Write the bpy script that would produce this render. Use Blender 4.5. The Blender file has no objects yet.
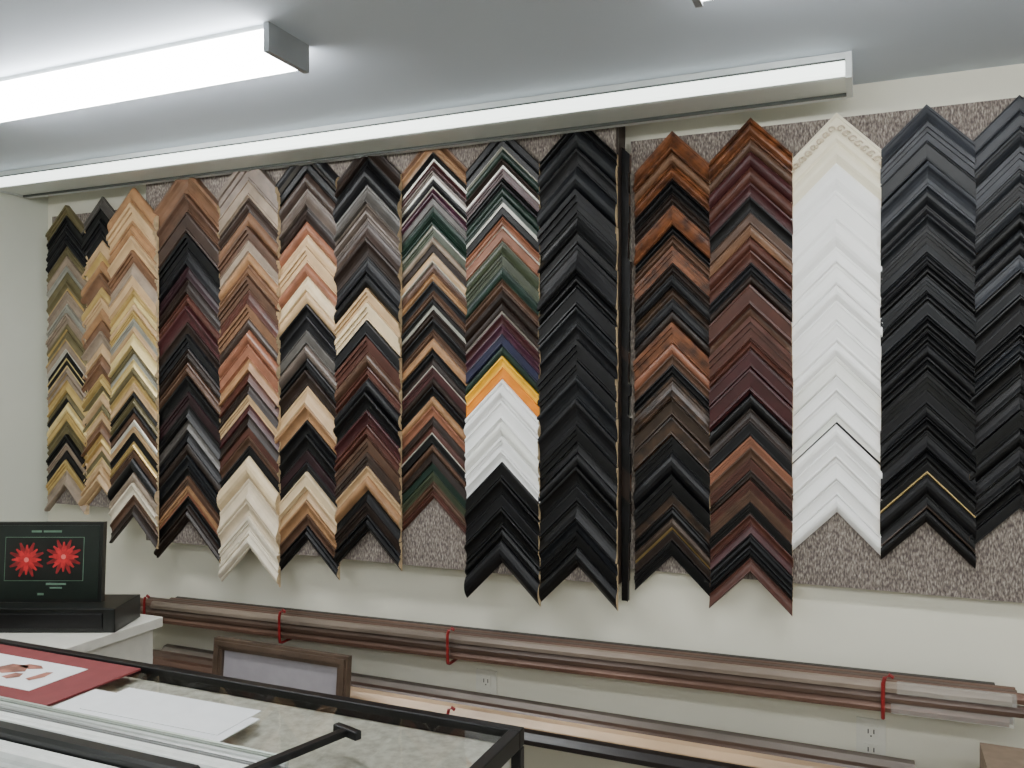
import bpy, bmesh, math, random
from math import sin, cos, pi, radians
from mathutils import Vector, Matrix

# ------------------------------------------------------------------ camera calibration
F = 850.0; TH = radians(22.96); CZ = 1.62; WY = 2.45; CEIL = 2.42; LX = -3.09
cam = bpy.data.cameras.new("camera"); co = bpy.data.objects.new("camera", cam)
bpy.context.collection.objects.link(co)
co.location = (0, 0, CZ); co.rotation_euler = (pi/2, 0, TH)
cam.lens = F/1024*36; cam.sensor_width = 36; cam.clip_start = 0.02
bpy.context.scene.camera = co

def wallpt(u, v, Y):
    """measured point on the vertical plane y=Y -> (X, Z)"""
    t = (u-512)/F; d = Y/(cos(TH)+t*sin(TH))
    return (t*d*cos(TH)-d*sin(TH), CZ+(384-v)*d/F)
def u_of(X, Y):
    d = -X*sin(TH)+Y*cos(TH); xc = X*cos(TH)+Y*sin(TH)
    return 512+F*xc/d

# ------------------------------------------------------------------ materials
def lin(c):
    r = []
    for x in c[:3]:
        x /= 255.0
        r.append(x/12.92 if x <= 0.04045 else ((x+0.055)/1.055)**2.4)
    return (r[0], r[1], r[2], 1)
def desat(c, k):
    l = 0.35*c[0]+0.5*c[1]+0.15*c[2]
    return tuple(x+(l-x)*k for x in c)
def mat(name, c, rough=0.5, metal=0.0, var=0.12, scale=30, bump=0.0, stretch=(1,1,1), c2=None, coat=0.0, detail=3, spec=0.5):
    m = bpy.data.materials.new(name); m.use_nodes = True
    nt = m.node_tree; b = nt.nodes["Principled BSDF"]
    b.inputs["Roughness"].default_value = rough; b.inputs["Metallic"].default_value = metal
    b.inputs["Coat Weight"].default_value = coat; b.inputs["Specular IOR Level"].default_value = spec
    tc = nt.nodes.new("ShaderNodeTexCoord"); mp = nt.nodes.new("ShaderNodeMapping")
    mp.inputs["Scale"].default_value = stretch
    nz = nt.nodes.new("ShaderNodeTexNoise"); nz.inputs["Scale"].default_value = scale; nz.inputs["Detail"].default_value = detail
    cr = nt.nodes.new("ShaderNodeValToRGB")
    base = lin(c)
    if c2 is None:
        a = [x*(1-var) for x in base[:3]]+[1]; d = [min(1, x*(1+var)) for x in base[:3]]+[1]
    else:
        a = lin(c2); d = base
    cr.color_ramp.elements[0].position = 0.35; cr.color_ramp.elements[1].position = 0.65
    cr.color_ramp.elements[0].color = a; cr.color_ramp.elements[1].color = d
    nt.links.new(tc.outputs["Object"], mp.inputs[0]); nt.links.new(mp.outputs[0], nz.inputs["Vector"])
    nt.links.new(nz.outputs["Fac"], cr.inputs[0]); nt.links.new(cr.outputs[0], b.inputs["Base Color"])
    if bump:
        bp = nt.nodes.new("ShaderNodeBump"); bp.inputs["Strength"].default_value = bump; bp.inputs["Distance"].default_value = 0.004
        nt.links.new(nz.outputs["Fac"], bp.inputs["Height"]); nt.links.new(bp.outputs[0], b.inputs["Normal"])
    return m
def emis(name, c, s):
    m = bpy.data.materials.new(name); m.use_nodes = True
    b = m.node_tree.nodes["Principled BSDF"]
    b.inputs["Base Color"].default_value = lin(c); b.inputs["Roughness"].default_value = 0.4
    b.inputs["Emission Color"].default_value = lin(c); b.inputs["Emission Strength"].default_value = s
    return m
def glass(name):
    m = bpy.data.materials.new(name); m.use_nodes = True
    nt = m.node_tree; nt.nodes.clear()
    o = nt.nodes.new("ShaderNodeOutputMaterial"); mx = nt.nodes.new("ShaderNodeMixShader")
    t = nt.nodes.new("ShaderNodeBsdfTransparent"); g = nt.nodes.new("ShaderNodeBsdfGlossy"); f = nt.nodes.new("ShaderNodeFresnel")
    t.inputs[0].default_value = (0.95, 0.98, 0.96, 1); g.inputs["Roughness"].default_value = 0.03; f.inputs[0].default_value = 1.45
    nt.links.new(f.outputs[0], mx.inputs[0]); nt.links.new(t.outputs[0], mx.inputs[1]); nt.links.new(g.outputs[0], mx.inputs[2])
    nt.links.new(mx.outputs[0], o.inputs[0]); return m

# ------------------------------------------------------------------ mesh builder
class MB:
    def __init__(s, name, mats):
        s.name = name; s.mats = mats; s.bm = bmesh.new()
    def face(s, pts, m=0, smooth=False):
        vs = [s.bm.verts.new(p) for p in pts]
        try:
            f = s.bm.faces.new(vs); f.material_index = m; f.smooth = smooth
        except Exception: pass
    def box(s, x0, x1, y0, y1, z0, z1, m=0, M=None):
        P = [Vector((x, y, z)) for x in (x0, x1) for y in (y0, y1) for z in (z0, z1)]
        if M is not None: P = [M @ p for p in P]
        v = [s.bm.verts.new(p) for p in P]
        for q in ((0,1,3,2),(4,6,7,5),(0,4,5,1),(2,3,7,6),(0,2,6,4),(1,5,7,3)):
            f = s.bm.faces.new([v[i] for i in q]); f.material_index = m
    def prism(s, prof, x0, x1, m=0, mc=None, d0=(0,0), d1=(0,0), smooth=False, fm=None):
        """extrude yz-profile along x"""
        a = [s.bm.verts.new((x0, p[0]+d0[0], p[1]+d0[1])) for p in prof]
        b = [s.bm.verts.new((x1, p[0]+d1[0], p[1]+d1[1])) for p in prof]
        n = len(prof)
        for i in range(n):
            f = s.bm.faces.new((a[i], a[(i+1)%n], b[(i+1)%n], b[i])); f.material_index = m if not fm else fm.get(i, m); f.smooth = smooth
        f = s.bm.faces.new(a[::-1]); f.material_index = m if mc is None else mc
        f = s.bm.faces.new(b); f.material_index = m if mc is None else mc
    def tube(s, pts, r, m=0, seg=8):
        pts = [Vector(p) for p in pts]; rings = []
        for i, p in enumerate(pts):
            d = (pts[min(i+1, len(pts)-1)]-pts[max(i-1, 0)]).normalized()
            up = Vector((1, 0, 0)) if abs(d.x) < 0.9 else Vector((0, 0, 1))
            a = d.cross(up).normalized(); b = d.cross(a).normalized()
            rings.append([s.bm.verts.new(p+a*cos(2*pi*k/seg)*r+b*sin(2*pi*k/seg)*r) for k in range(seg)])
        for i in range(len(rings)-1):
            for k in range(seg):
                f = s.bm.faces.new((rings[i][k], rings[i][(k+1)%seg], rings[i+1][(k+1)%seg], rings[i+1][k]))
                f.material_index = m; f.smooth = True
        for rr in (rings[0][::-1], rings[-1]):
            f = s.bm.faces.new(rr); f.material_index = m
    def ball(s, c, r, m=0, sc=(1,1,1)):
        M = Matrix.Translation(c) @ Matrix.Diagonal((sc[0], sc[1], sc[2], 1))
        res = bmesh.ops.create_uvsphere(s.bm, u_segments=8, v_segments=6, radius=r, matrix=M)
        for v in res["verts"]:
            for f in v.link_faces: f.material_index = m; f.smooth = True
    def done(s, loc=(0,0,0), rot=(0,0,0), bevel=0.0):
        bmesh.ops.recalc_face_normals(s.bm, faces=s.bm.faces[:])
        me = bpy.data.meshes.new(s.name); s.bm.to_mesh(me); s.bm.free()
        for m in s.mats: me.materials.append(m)
        o = bpy.data.objects.new(s.name, me); bpy.context.collection.objects.link(o)
        o.location = loc; o.rotation_euler = rot
        if bevel:
            b = o.modifiers.new("bevel", "BEVEL"); b.width = bevel; b.segments = 2; b.limit_method = 'ANGLE'
        return o

# ------------------------------------------------------------------ room
M_wall = mat("wall_paint", (228, 225, 209), 0.75, var=0.03, scale=3, bump=0.05)
M_wallL = mat("wall_paint_side", (210, 212, 200), 0.75, var=0.03, scale=3)
M_ceil = mat("ceiling_paint", (202, 211, 223), 0.85, var=0.02, scale=2)
M_floor = mat("floor_vinyl", (150, 142, 132), 0.5, var=0.2, scale=14)
M_base = mat("baseboard_paint", (205, 203, 192), 0.5, var=0.02)
RX, BY = 2.8, -2.6
def slab(name, a, m):
    b = MB(name, [m]); b.box(*a); return b.done()
slab("wall_back", (LX-0.1, RX+0.1, WY, WY+0.1, 0, CEIL), M_wall)
slab("wall_left", (LX-0.1, LX, BY, WY, 0, CEIL), M_wallL)
slab("wall_right", (RX, RX+0.1, BY, WY, 0, CEIL), M_wallL)
slab("wall_front", (LX-0.1, RX+0.1, BY-0.1, BY, 0, CEIL), M_wallL)
slab("floor", (LX-0.1, RX+0.1, BY-0.1, WY+0.1, -0.1, 0), M_floor)
slab("ceiling", (LX-0.1, RX+0.1, BY-0.1, WY+0.1, CEIL, CEIL+0.1), M_ceil)
slab("baseboard_back", (LX, RX, WY-0.015, WY, 0, 0.1), M_base)
slab("baseboard_left", (LX, LX+0.015, BY, WY-0.015, 0, 0.1), M_base)

# ------------------------------------------------------------------ light fixtures
M_lens = emis("lit_acrylic_lens", (250, 251, 250), 23)
M_lensB = emis("lit_acrylic_lens_boosted", (250, 251, 250), 32)  # emission raised to brighten the ceiling near the left fixture
M_lens2 = emis("lit_acrylic_lens_dim", (240, 248, 242), 3.2)
M_cap = mat("fixture_end_cap", (150, 154, 158), 0.5, var=0.02)
M_tray = mat("fixture_tray_white", (215, 220, 220), 0.45, var=0.02)
M_seam = mat("fixture_seam_dark", (80, 85, 82), 0.5, var=0.02)
M_btm = mat("fixture_bottom_frosted", (216, 221, 216), 0.35, var=0.04, scale=6)
def fixture(x0, x1, y0, y1, h=0.062, lens=M_lens, seams=False):
    b = MB("fluorescent_light_fixture", [lens, M_cap, M_tray, M_seam, M_btm])
    zt = CEIL; e = 0.015
    b.box(x0+e, x1-e, y0+0.004, y1-0.004, zt-0.012, zt, 2)
    pr = [(y0+0.002, zt-0.012), (y0+0.001, zt-h+0.012), (y0+0.006, zt-h+0.004), (y0+0.016, zt-h+0.001),
          (y1-0.016, zt-h+0.001), (y1-0.006, zt-h+0.004), (y1-0.001, zt-h+0.012), (y1-0.002, zt-0.012)]
    b.prism(pr, x0+e, x1-e, 0, fm=({2:4,3:4,4:4,5:4,6:2} if seams else None))
    for a, c in ((x0, x0+e), (x1-e, x1)):
        b.box(a, c, y0-0.003, y1+0.003, zt-h-0.003, zt, 2 if seams else 1)
    if seams:
        b.box(x0+e, x1-e, y1-0.022, y1+0.004, zt-h-0.006, zt, 2)
        b.box(x0+e, x1-e, y1-0.026, y1-0.020, zt-h-0.007, zt-h+0.002, 3)
        b.box(x0+e, x1-e, y0-0.002, y0+0.004, zt-0.016, zt, 2)
        b.box(x0+e, x1-e, y0-0.0025, y0+0.001, zt-0.020, zt-.016, 3)
    return b.done()
fixture(-2.45, -1.225, 1.52, 1.66, lens=M_lensB)
fixture(-0.318, 0.90, 1.525, 1.667)
fixture(-3.085, -0.045, 2.20, 2.35, 0.060, M_lens2, True)
for x in (-2.4, -0.3, 1.5):  # unseen fixtures added overhead and behind the camera to light the wall
    fixture(x, x+1.22, -0.1, 0.04)
    fixture(x, x+1.22, -1.6, -1.46)

# ------------------------------------------------------------------ carpeted panels
def carpet():
    m = bpy.data.materials.new("berber_carpet"); m.use_nodes = True
    nt = m.node_tree; b = nt.nodes["Principled BSDF"]; b.inputs["Roughness"].default_value = 0.95
    b.inputs["Specular IOR Level"].default_value = .15
    tc = nt.nodes.new("ShaderNodeTexCoord"); mp = nt.nodes.new("ShaderNodeMapping")
    mp.inputs["Scale"].default_value = (1, 1, 0.35)
    n1 = nt.nodes.new("ShaderNodeTexNoise"); n1.inputs["Scale"].default_value = 260; n1.inputs["Detail"].default_value = 2
    cr = nt.nodes.new("ShaderNodeValToRGB"); e = cr.color_ramp.elements
    e[0].position = 0.30; e[0].color = lin((82, 74, 72)); e[1].position = 0.74; e[1].color = lin((176, 168, 158))
    x = e.new(0.46); x.color = lin((112, 103, 98)); x = e.new(0.57); x.color = lin((136, 127, 119))
    bp = nt.nodes.new("ShaderNodeBump"); bp.inputs["Strength"].default_value = 0.4; bp.inputs["Distance"].default_value = 0.003
    nt.links.new(tc.outputs["Object"], mp.inputs[0]); nt.links.new(mp.outputs[0], n1.inputs["Vector"])
    nt.links.new(n1.outputs["Fac"], cr.inputs[0]); nt.links.new(cr.outputs[0], b.inputs["Base Color"])
    nt.links.new(n1.outputs["Fac"], bp.inputs["Height"]); nt.links.new(bp.outputs[0], b.inputs["Normal"])
    return m
M_carp = carpet()
M_shadewood = mat("shaded_edge_wood", (48, 36, 30), 0.5, var=0.3, scale=12, stretch=(1,1,0.2))  # brown panel side; the shade on it is painted into the colour
M_raw = mat("raw_wood_end", (196, 172, 136), 0.7, var=0.2, scale=60)
P1Y, P2Y = 2.37, 2.42
X1L = wallpt(146, 300, P1Y)[0]; X1R = wallpt(616, 300, P1Y)[0]
b = MB("carpeted_display_panel", [M_carp, M_shadewood])
b.box(X1L, X1R, P1Y, WY-0.001, CZ-0.578, CZ+0.785, 0); b.box(X1R, X1R+0.006, P1Y+0.004, WY-0.001, CZ-0.578, CZ+0.785, 1); b.done()
b = MB("carpeted_display_panel", [M_carp]); b.box(X1R+0.03, 0.95, P2Y, WY-0.001, CZ-0.54, CZ+0.708); b.done()
X0L = wallpt(50, 300, P1Y)[0]
b = MB("carpeted_display_panel", [M_carp]); b.box(X0L, X1L-0.01, P1Y+0.01, WY-0.001, CZ-0.47, CZ+0.66); b.done()

# ------------------------------------------------------------------ moulding samples
PAL = {
 'K': ((12,12,14), .38, 0), 'k': ((20,20,23), .45, 0), 'B': ((25,27,31), .42, 0), 'b': ((42,45,52), .5, 0),
 'G': ((80,76,72), .4, .1), 'g': ((124,110,100), .45, .1), 'S': ((160,158,148), .35, .5), 's': ((200,196,184), .35, .4),
 'D': ((40,29,24), .4, 0), 'd': ((58,44,37), .4, 0), 'M': ((84,58,43), .38, 0), 'm': ((114,80,56), .4, 0),
 'R': ((78,42,33), .36, 0), 'r': ((64,27,29), .36, 0), 'W': ((42,23,27), .38, 0), 'C': ((138,86,62), .36, 0),
 'O': ((156,114,76), .38, 0), 'T': ((188,154,112), .42, 0), 't': ((214,190,150), .45, 0), 'e': ((210,192,164), .5, 0),
 'c': ((224,212,190), .5, 0), 'A': ((190,160,96), .33, .4), 'a': ((224,200,136), .33, .4), 'L': ((104,94,62), .4, .2),
 'N': ((26,46,37), .38, 0), 'n': ((56,64,43), .4, 0), 'V': ((36,38,64), .35, 0), 'P': ((72,34,52), .35, 0),
 'Y': ((242,186,36), .4, 0), 'y': ((226,134,24), .4, 0), 'w': ((250,250,249), .5, 0), 'x': ((236,236,230), .5, 0),
 'p': ((94,82,74), .4, .1), 'q': ((140,122,104), .45, 0), 'F': ((242,234,208), .5, 0), 'Z': ((62,48,38), .35, .3),
}
KEYS = list(PAL.keys()); MATS = {}
for k in KEYS:
    c, ro, me = PAL[k]
    if k not in 'YyV': c = desat(c, .10)
    MATS[k] = mat("moulding_finish_"+{'K':'black','k':'soft_black','w':'white'}.get(k, 'tone_%d' % KEYS.index(k)), c, ro, me,
                  var=(.01 if sum(c) > 640 else .08 if sum(c) > 380 else .18), scale=22, spec=(.3 if sum(c) < 110 else .42))
M_burl = mat("moulding_burl", (128, 78, 48), .33, 0, scale=30, c2=(62, 36, 24), detail=6, spec=.4)
M_wal = mat("moulding_walnut_marbled", (70, 52, 39), .35, 0, scale=30, c2=(24, 18, 15), detail=6, spec=.4)
MATS['U'] = M_burl; MATS['u'] = M_wal
ALLK = list(MATS.keys()); MLIST = [MATS[k] for k in ALLK]+[M_raw]; IDX = {k: i for i, k in enumerate(ALLK)}; RAW = len(ALLK)

PROF = {
 'scoop': [(0,.55),(0.0,.95),(.10,1),(.18,.95),(.3,.66),(.45,.45),(.62,.33),(.8,.3),(.84,.4),(.93,.4),(1,.25)],
 'rev':   [(0,.3),(0.03,.45),(.15,.45),(.22,.36),(.4,.42),(.6,.6),(.78,.9),(.86,1),(.94,.92),(1,.5)],
 'flat':  [(0,.6),(.03,.8),(.12,.85),(.14,.7),(.72,.62),(.74,.8),(.84,.84),(.9,.6),(1,.4)],
 'bead':  [(0,.4),(.04,.62),(.14,.72),(.22,.6),(.24,.4),(.34,.7),(.5,.98),(.62,.98),(.76,.7),(.84,.4),(.93,.42),(1,.2)],
 'step':  [(0,.9),(.02,1),(.26,1),(.28,.7),(.52,.68),(.54,.45),(.84,.42),(.86,.55),(.95,.55),(1,.3)],
 'round': [(0,.35),(.05,.6),(.18,.85),(.35,1),(.55,.98),(.72,.8),(.86,.52),(.95,.32),(1,.2)],
}
PN = list(PROF.keys())
def column(uL, uR, bands, endv, Y, seed, off=0.0, ornate=False, hmax=0.03, names=PN):
    rnd = random.Random(seed)
    Yb = Y-off; Ym = Yb-0.015
    xL = wallpt(uL, 300, Ym)[0]; xR = wallpt(uR, 300, Ym)[0]; xc0 = (xL+xR)/2; uc = u_of(xc0, Ym)
    mb = MB("moulding_sample_column", MLIST)
    if off > 0.002:   # backing batten that carries a stood-off column
        zt = wallpt(uc, bands[0][0]+60, Ym)[1]; zb = wallpt(uc, endv-10, Ym)[1]
        mb.box(xL+0.03, xR-0.03, Yb, Y, zb, zt, IDX['D'])
    zs = [wallpt(uc, v, Ym)[1] for v, _ in bands]+[wallpt(uc, endv, Ym)[1]]
    for i, (v, k) in enumerate(bands):
        t = zs[i]-zs[i+1]; z0 = zs[i]
        pr = PROF[rnd.choice(names)]
        H = min(hmax, max(0.013, t*0.45))*rnd.uniform(.8, 1.1)
        jx = rnd.uniform(-.0018, .0018); lw = rnd.uniform(0, .003); rw = rnd.uniform(-.003, 0)
        tilt = rnd.uniform(-.012, .012)
        main = IDX[k[0]]; lip = IDX[k[1]] if len(k) > 1 else main
        xa = xc0+jx; xl = xL+lw; xr = xR+rw
        tt = t*1.04
        pts = [(0, 0)]+[(s, n*H) for s, n in pr]+[(1, 0)]
        rows = []
        for s, n in pts:
            z = z0-s*tt; y = Yb-n
            rows.append([mb.bm.verts.new((xl, y, z-(xa-xl)*(1+tilt))), mb.bm.verts.new((xa, y, z)), mb.bm.verts.new((xr, y, z-(xr-xa)*(1-tilt)))])
        for j in range(len(rows)-1):
            s = pts[j+1][0] if j+1 < len(pts) else 1
            mi = lip if (s > .78) else main
            for a in (0, 1):
                f = mb.bm.faces.new((rows[j][a], rows[j][a+1], rows[j+1][a+1], rows[j+1][a])); f.material_index = mi
        for a in (0, 2):
            f = mb.bm.faces.new([r[a] for r in rows]); f.material_index = RAW
        f = mb.bm.faces.new((rows[0][0], rows[0][1], rows[-1][1], rows[-1][0])); f.material_index = RAW
        f = mb.bm.faces.new((rows[0][1], rows[0][2], rows[-1][2], rows[-1][1])); f.material_index = RAW
    if ornate:
        t = zs[0]-zs[1]; hw = (xR-xL)/2
        for sd in (-1, 1):
            for i in range(7):
                d = hw*(0.1+0.13*i); x = xc0+sd*d; z = zs[0]-d-t*0.45
                r = 0.009
                pts = [(x+r*1.1*cos(a)*(1-a/9), Yb-0.021, z+r*1.1*sin(a)*(1-a/9)) for a in [k*0.7 for k in range(9)]]
                mb.tube(pts, 0.0022, IDX['e'], 5)
                mb.ball((x+sd*0.008, Yb-0.02, z-0.012), 0.005, IDX['e'], (1, .6, 1))
    return mb.done()

def seq(s):
    out = []
    for tok in s.split():
        n = ''.join(ch for ch in tok if ch.isdigit()); out.append((int(n), tok[len(n):]))
    return out
def rseq(a, b, lo, hi, keys, seed):
    r = random.Random(seed); v = a; out = []
    while v < b-lo*0.7:
        out.append((v, r.choice(keys))); v += r.uniform(lo, hi)
    return out
C = {}
C[1] = rseq(205, 255, 8, 12, ['K','L','G','k','S'], 1)+rseq(256, 350, 6, 10, ['S','q','L','s','qs','LA','q'], 2)+rseq(351, 425, 6, 10, ['A','Ka','S','L','qA','a','A'], 3)+rseq(426, 480, 7, 11, ['q','L','A','K','Z'], 4)
C[2] = rseq(196, 240, 9, 13, ['K','k','G','Z'], 5)+rseq(240, 330, 9, 14, ['T','O','A','m'], 6)+rseq(331, 480, 8, 12, ['A','m','T','La','S','q','T','Z','q'], 7)
C[3] = seq("187O 203T 220O 236T 250m 262q 275T")+rseq(288, 345, 7, 10, ['s','A','q','a','S','T'], 8)+rseq(346, 470, 6, 9, ['a','A','s','M','Sa','T','K','L','aS','T'], 9)+seq("472q 483c 495M 505D")
C[4] = seq("168m 194M 212d 233K 250k 264W 278D 292R 306r 322D 334k 348D 362M 376K 392W 404K 418G 430k 442D 455B 466K 476M 486OC 496K 506D")
C[5] = seq("155g 180q 197d 212m 226M 240q 252O 264m 276M 290R 304m 318d 330C 344CC 358O 370R 382D 394T 404r 414D 426R 436M 446k 456t 478e 500e 516c 530c")
C[6] = seq("143kG 160K 172d 188p 205D 220C 234T 246T 262C 276t 290T 304K 316k 330G 344p 358K 370D 386T 404O 420K 434K 450W 462B 472t 488T 500O 514M 526K")
C[7] = seq("140D 156K 166k 184G 202p 220d 238D 256k 272K 288T 302t 320k 336R 352M 366R 378k 392K 410r 424R 438M 452d 466T 476O 490K 502D 514K")
C[8] = seq("133m 142O 152KS 161r 170pS 178Ks 188P 197G 206N 217Ns 227n 236q 244D 252Ts 262M 272O 281k 290M 299KS 309D 319K 329M 338O 348k 358Ds 367r 377D 386K 396O 406C 416D 425Rs 434K 444M 452D 462N 472n 481M 490R")
C[9] = seq("127k 138Ks 148N 158Ds 168r 177K 186N 196NS 206K 216Cs 228C 240n 254n 266N 278M 290D 302Ds 314r 324P 334V 345N 356Y 367y 379w 400w 420x 436w 450w 462K 478K 494k 508K 524K 540k")
C[10] = rseq(117, 565, 11, 26, ['K','k','K','B','K','k'], 10)
C[11] = seq("130U 150m 162U 178K 192D 204U 224K 234M 246U 262D 274K 286u 298k 310D 322U 342C 354M 364K 376u 398Z 416u 436K 452k 474K 494u 506K 518ZA 530D 541K")
C[12] = seq("117U 138M 150r 166R 182r 196K 212M 224m 236R 250R 262k 274D 284R 306M 316R 338R 350r 368r 392K 408D 422k 436C 447M 458R 470D 480R 490M 502K 514R 524r 534k 546K 558R")
C[13] = [(112,'F'),(142,'F'),(162,'w'),(190,'w'),(222,'w'),(246,'w'),(262,'w'),(284,'w'),(300,'w'),(322,'w'),(342,'w'),(356,'x'),(376,'w'),(392,'w'),(414,'xk'),(424,'w'),(442,'w'),(458,'w'),(480,'w'),(496,'w')]
C[14] = seq("103b 122b 140B 162b 186B 204k 214B 228K 242B 252k 262K 276B 290K 302B 316K 330K 344k 356K 372K 390k 404K 416K 432k 448K 462KA 474k 494KZ 508K")
C[15] = seq("94b 112b 128B 146b 168B 182k 196B 212K 228B 240k 254b 270K 282B 296K 310k 326K 340B 356K 374K 392k 410K 428K 446k 462K 478K 494k")
E = {1:(46,86,485,0), 2:(82,120,486,0), 3:(109,156,515,.03), 4:(155,221,520,0), 5:(219,278,548,.012), 6:(276,338,540,0), 7:(335,400,530,.01),
     8:(398,467,498,0), 9:(465,539,562,.008), 10:(538,617,566,0), 11:(634,711,556,0), 12:(709,793,572,.01), 13:(791,883,512,0), 14:(880,976,522,.008), 15:(969,1074,508,0)}
for i in range(1, 16):
    L, R, e, off = E[i]
    base = P1Y+0.01 if i <= 3 else (P1Y if i <= 10 else P2Y)
    column(L, R, C[i], e, base, 100+i, off, ornate=(i == 13), names=(['flat','round','rev'] if i == 13 else PN), hmax=(.018 if i == 13 else .03))
# partly hidden narrow samples hanging between the two panels
mb = MB("moulding_sample_strip", MLIST); rnd = random.Random(5)
z = CZ+0.69; xs = X1R+0.008
while z > CZ-0.60:
    t = rnd.uniform(.03, .07); w = rnd.uniform(.018, .026)
    yb = P2Y
    mb.face([(xs, yb-.02, z), (xs+w, yb-.02, z-w), (xs+w, yb-.02, z-w-t), (xs, yb-.02, z-t)], IDX[rnd.choice('KkDK')])
    mb.box(xs, xs+w, yb-.019, yb-.001, z-w-t*.95, z-w, IDX[rnd.choice('KDkM')])
    z -= t
mb.done()

# ------------------------------------------------------------------ long mouldings in wall racks
RC = [mat("length_"+n, c, .3, me, var=.25, scale=8, stretch=(.3,1,1)) for n, c, me in
      (("walnut",(78,60,50),.1),("grey",(116,106,98),.3),("copper_brown",(98,72,60),.3),("black",(34,29,28),0),("taupe",(130,116,104),.2),("oak",(192,162,130),0),("pale",(205,190,170),0))]
M_plas = mat("plastic_wrap", (215, 215, 210), .12, var=.05); M_plas.node_tree.nodes["Principled BSDF"].inputs["Alpha"].default_value = .25
def rodprof(y, z, w, h):
    return [(y, z), (y+w, z), (y+w, z+h*.8), (y+w*.8, z+h), (y+w*.35, z+h*.92), (y+w*.1, z+h*.6), (y, z+h*.45)]
b = MB("moulding_length_bundle", RC+[M_raw, M_plas]); rnd = random.Random(3)
cols = [[2, 0, 4, 0, 3], [0, 4, 2, 1, 2], [4, 2, 0, 2, 3]]
XA, XB = -2.46, .33; ZA, ZB = .757, .803
for L in range(3):
    for j in range(5):
        w = .0185; h = .0235; y = 2.325+j*.0205; x0 = XA+rnd.uniform(-.1, .1); x1 = XB+rnd.uniform(-.10, .03)
        zl = ZA+(ZB-ZA)*(x0-XA)/(XB-XA)+L*.025; zr = ZA+(ZB-ZA)*(x1-XA)/(XB-XA)+L*.025
        b.prism(rodprof(y, 0, w, h), x0, x1, cols[L][j], 7, (0, zl), (0, zr))
        if (L, j) in ((2, 0), (0, 0), (1, 2)):   # plastic sleeve on rod end
            xs = x1-.22-rnd.uniform(0, .1); zz = ZA+(ZB-ZA)*(xs-XA)/(XB-XA)+L*.025
            b.prism([(y-.002, -.001), (y+w+.001, -.001), (y+w+.001, h+.001), (y-.002, h+.001)], xs, x1+.01, 8, 8, (0, zz), (0, zr))
b.done()
b = MB("moulding_length_bundle", RC+[M_raw])
zc = 0.62
b.prism(rodprof(2.26, zc, .05, .034), -1.95, 0.2, 5, 7)
b.prism(rodprof(2.32, zc, .04, .03), -2.46, 0.15, 0, 7)
b.prism(rodprof(2.365, zc, .04, .04), -2.4, 0.1, 1, 7)
b.prism(rodprof(2.27, zc+.001, .04, .025), -2.45, -1.96, 2, 7)
b.prism(rodprof(2.21, zc-.012, .045, .03), -1.15, 0.0, 3, 7)
b.done()
M_red = mat("red_enamel", (130, 28, 30), .4, var=.1)
def bracket(x, z0, z1, yf):
    b = MB("red_wall_bracket", [M_red])
    p = [(x, WY-.004, z0-.006), (x, yf+.01, z0-.007), (x, yf, z0-.003), (x, yf-.003, z0+.02), (x, yf-.003, z1-.01),
         (x+.004, yf-.003, z1+.006), (x+.014, yf-.003, z1+.014), (x+.024, yf-.003, z1+.008)]
    b.tube(p, .005, 0, 8)
    b.box(x-.010, x+.010, WY-.004, WY-.0005, z0-.015, z0+.02)
    b.done(bevel=.001)
for u in (145, 280, 448, 883):
    x = wallpt(u, 600, 2.315)[0]; z = ZA+(ZB-ZA)*(x-XA)/(XB-XA); bracket(x, z-.008, z+.085, 2.314)
bracket(wallpt(448, 700, 2.2)[0], .602, .67, 2.2)
bracket(wallpt(840, 700, 2.2)[0], .602, .65, 2.2)

M_out = mat("outlet_plastic", (225, 223, 212), .35, var=.02); M_slot = mat("outlet_slot", (70, 68, 64), .5)
for (u, v) in ((487, 688), (871, 740)):
    x, z = wallpt(u, v, WY)
    b = MB("electrical_outlet", [M_out, M_slot])
    b.box(x-.036, x+.036, WY-.006, WY-.0005, z-.058, z+.058)
    for dz in (-.024, .024):
        b.box(x-.017, x+.017, WY-.009, WY-.006, z+dz-.015, z+dz+.015)
        for dx in (-.007, .007): b.box(x+dx-.0015, x+dx+.0015, WY-.0098, WY-.009, z+dz-.004, z+dz+.008, 1)
        b.box(x-.002, x+.002, WY-.0098, WY-.009, z+dz-.012, z+dz-.008, 1)
    b.done(bevel=.001)

# ------------------------------------------------------------------ leaning picture frame
M_fr = mat("frame_brown", (84, 68, 56), .4, var=.25, scale=18); M_mt = mat("frame_mat_lavender", (154, 149, 154), .6, var=.04)
M_art = mat("art_paper", (166, 160, 168), .6, var=.06, scale=8)
b = MB("picture_frame", [M_fr, M_mt, M_art])
xa, _ = wallpt(211, 650, 2.17); xb, _ = wallpt(345, 660, 2.17); W = xb-xa; H = .79; q = .036
b.box(0, W, 0, .025, 0, q); b.box(0, W, 0, .025, H-q, H); b.box(0, q, 0, .025, q, H-q); b.box(W-q, W, 0, .025, q, H-q)
b.box(.008, W-.008, -.006, 0, .008, .024); b.box(.008, W-.008, -.006, 0, H-.024, H-.008); b.box(.008, .024, -.006, 0, .024, H-.024); b.box(W-.024, W-.008, -.006, 0, .024, H-.024)
b.box(q, W-q, .012, .02, q, H-q, 1); b.box(.11, W-.11, .010, .012, .12, H-.15, 2)
b.done(loc=(xa, 2.115, 0.003), rot=(radians(-5), 0, 0), bevel=.002)

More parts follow.
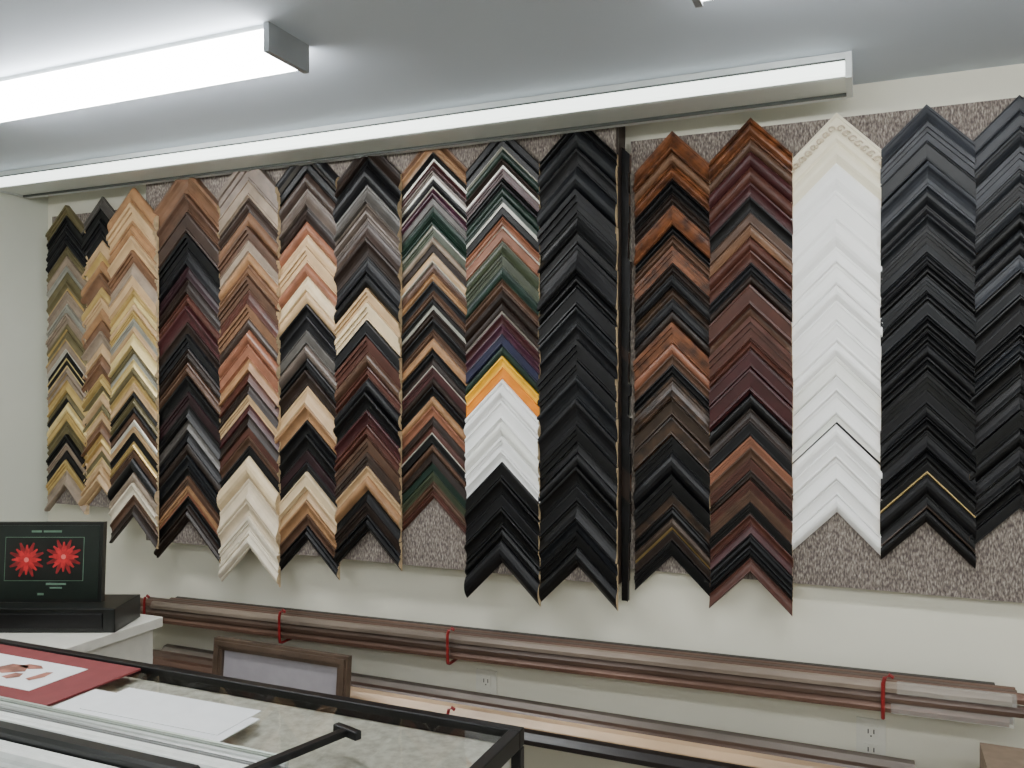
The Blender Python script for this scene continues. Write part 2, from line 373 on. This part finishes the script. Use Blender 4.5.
# ------------------------------------------------------------------ glass-top counter
M_blk = mat("black_metal_rail", (16, 16, 18), .35, var=.1, spec=.35); M_cab = mat("cabinet_white", (212, 210, 200), .5, var=.03)
M_gl = glass("counter_glass"); M_deck = mat("case_deck_cream", (218, 212, 200), .7, scale=60, c2=(190, 182, 168))
CX0, CX1, CY0, CY1, CT = -2.75, -0.575, .45, 1.415, 1.0
b = MB("glass_top_counter", [M_blk, M_cab, M_gl, M_deck])
b.box(CX0+.02, CX1-.02, CY0+.02, CY1-.02, 0.06, .965, 1)
b.box(CX0+.05, CX1-.05, CY0+.05, CY1-.05, 0, .06, 0)
b.box(CX0+.02, CX1-.02, CY0+.02, CY1-.02, .965, .976, 3)
r = .022
b.box(CX0, CX1, CY1-r, CY1, .972, CT+.004); b.box(CX0, CX1, CY0, CY0+r, .972, CT+.004)
b.box(CX1-r, CX1, CY0+r, CY1-r, .972, CT+.004); b.box(CX0, CX0+r, CY0+r, CY1-r, .972, CT+.004)
for x in (CX0, CX1-.019):
    for y in (CY0, CY1-.019): b.box(x, x+.019, y, y+.019, 0, .970)
b.face([(CX0+r, CY0+r, .996), (CX1-r, CY0+r, .996), (CX1-r, CY1-r, .996), (CX0+r, CY1-r, .996)], 2)
for k in range(3):
    x = CX0+.06+k*.71; b.box(x, x+.65, CY0+.008, CY0+.02, .12, .85, 1); b.tube([(x+.25, CY0-.012, .5), (x+.4, CY0-.012, .5)], .006, 0)
o = b.done(bevel=.002)
for p in o.data.polygons:      # glass sheet faces up
    if p.material_index == 2 and p.normal.z < 0: p.flip()
GT = .9965
# metal strips
SC = [mat("strip_"+n, c, ro, me, var=.05) for n, c, ro, me in (("silver",(200,204,202),.3,.5),("white",(228,230,226),.4,0),("sage",(168,176,166),.4,.2),("grey",(150,152,150),.35,.4),("black",(22,24,24),.35,0))]
b = MB("metal_moulding_strip_stack", SC)
y = .80
for w, m, h, x1 in ((.05,1,.012,-.75),(.04,3,.014,-.74),(.04,1,.012,-.76),(.04,0,.014,-.73),(.035,1,.012,-.75),(.034,4,.028,-.90),(.024,0,.014,-.76),(.03,1,.012,-.74),(.014,3,.014,-.78),(.02,0,.012,-.80),(.014,2,.014,-.82)):
    if m == 4: pr = [(y+.002, GT), (y+w-.002, GT), (y+w-.002, GT+h*.8), (y+w*.8, GT+h), (y+w*.2, GT+h), (y+.002, GT+h*.8)]
    else: pr = [(y, GT), (y+w-.002, GT), (y+w-.002, GT+h), (y+w*.6, GT+h*.92), (y+w*.5, GT+h*.6), (y+w*.25, GT+h*.6), (y+w*.15, GT+h), (y, GT+h)]
    b.prism(pr, -2.2, x1-.07, m, m)
    y += w
b.done()
YS = y
# black clamp bar lying across the strips
b = MB("black_clamp_bar", [M_blk])
b.box(-.008, .008, -.34, .03, .002, .014); b.box(-.030, .030, .03, .044, 0, .015); b.box(-.030, .030, -.355, -.34, 0, .015)
b.done(loc=(-.845, 1.205, GT+.016), rot=(0, 0, radians(-16)), bevel=.002)
# red matted picture
M_rm = mat("red_mat_board", (120, 50, 52), .7, var=.05); M_ppr = mat("white_paper", (232, 234, 236), .7, var=.02)
M_ink = mat("print_brown", (150, 98, 82), .7, var=.4, scale=30)
b = MB("matted_picture", [M_rm, M_ppr, M_ink])
b.box(0, .46, 0, .235, 0, .004, 0); b.box(.08, .36, .045, .185, .004, .005, 1)
for (x, y2, w, h) in ((.13,.07,.05,.04),(.16,.10,.09,.05),(.23,.08,.04,.03),(.20,.14,.07,.02),(.29,.09,.03,.05)):
    b.face([(x,y2,.0056),(x+w*.6,y2-.006,.0056),(x+w,y2+h*.4,.0056),(x+w*.7,y2+h,.0056),(x+w*.2,y2+h*.9,.0056)], 2)
b.done(loc=(-1.925, YS+.012, GT+.0005))
b = MB("paper_sheet", [M_ppr])
b.box(0, .41, 0, .11, 0, .0015); b.box(.06, .39, .02, .14, .0018, .003); b.done(loc=(-1.455, YS+.012, GT+.0005), rot=(0, 0, radians(1)))

# ------------------------------------------------------------------ corner cabinet with display
b = MB("white_cabinet", [M_cab, M_blk])
b.box(LX+.03, -2.04, 1.62, 1.98, .05, .87); b.box(LX+.01, -2.02, 1.60, 2.00, .87, .90); b.box(LX+.05, -2.07, 1.65, 1.96, 0, .05, 1)
for k in range(2):
    x = LX+.06+k*.49; b.box(x, x+.46, 1.608, 1.62, .1, .83); b.tube([(x+.42, 1.598, .45), (x+.42, 1.598, .57)], .005, 1)
b.done(bevel=.003)
M_scr = mat("display_black", (14, 17, 16), .3, var=.1); M_dg = mat("display_panel_darkgreen", (18, 28, 24), .3, var=.1)
M_fl = mat("flower_red", (180, 28, 34), .5, var=.3, scale=60); M_fy = mat("flower_pink_center", (215, 110, 104), .5); M_tx = mat("text_pale_green", (92, 120, 102), .5)
M_fd = mat("flower_dark_red", (128, 14, 22), .5, var=.3, scale=60)
b = MB("tabletop_photo_display", [M_scr, M_dg, M_fl, M_fy, M_tx, M_fd])
w, h = .34, .235; s = 2.52/F
b.box(-w/2, w/2, 0, .022, 0, h, 0); b.box(-w/2+.010, w/2-.010, -.002, 0, .010, h-.010, 1)
def P(u, v): return ((u-48)*s, (602-v)*s)
def bar(u0, v0, u1, v1, m, y=-.003):
    a = P(u0, v0); c = P(u1, v1); b.box(a[0], c[0], y, -.002, c[1], a[1], m)
bar(8, 537.5, 87, 581, 4, -.0025); bar(8.6, 538, 86.4, 580.4, 0, -.003)
for (cu, cv) in ((30, 560), (67, 557)):
    cx, cz = P(cu, cv); R0 = 18*s
    for lay in range(2):
        n = 16; yy = -.0036-.0005*lay; RR = R0*(1-.4*lay)
        for k in range(n):
            a = 2*pi*(k+.5*lay)/n; da = .2; rr = RR*(1 if k % 2 else .82)
            b.face([(cx, yy, cz), (cx+rr*.6*cos(a-da), yy, cz+rr*.6*sin(a-da)), (cx+rr*cos(a-.05), yy, cz+rr*sin(a-.05)), (cx+rr*cos(a+.05), yy, cz+rr*sin(a+.05)), (cx+rr*.6*cos(a+da), yy, cz+rr*.6*sin(a+da))], 5 if (lay == 0 and k % 2) else 2)
    b.face([(cx+R0*.14*cos(2*pi*k/10), -.0048, cz+R0*.14*sin(2*pi*k/10)) for k in range(10)], 3)
for (u0, v0, u1, v1) in ((34,531,44,533),(46,531,64,533),(50,583,70,585),(54,587,66,588.5),(42,593,48,595)): bar(u0, v0, u1, v1, 4)
px, pz = -2.245, .9745
b.done(loc=(px-.012, 1.775, pz), rot=(radians(-4), 0, TH))
b = MB("black_equipment_box", [M_scr, M_blk])
b.box(-.24, .225, -.03, .14, 0, .07, 0); b.box(-.22, .19, -.034, -.03, .012, .056, 1)
b.done(loc=(px+.01, 1.765-.01, .9005), rot=(0, 0, TH), bevel=.006)

# cardboard box near right end
M_cb = mat("cardboard", (128, 110, 92), .8, var=.1)
b = MB("cardboard_box", [M_cb, M_raw])
b.box(0, .3, 0, .22, 0, .77); b.box(.13, .17, -.001, .221, .0, .7705, 1)
b.done(loc=(.235, 2.07, 0))
w = bpy.data.worlds.new("world"); bpy.context.scene.world = w; w.use_nodes = True
w.node_tree.nodes["Background"].inputs[0].default_value = (.5, .5, .5, 1); w.node_tree.nodes["Background"].inputs[1].default_value = .1
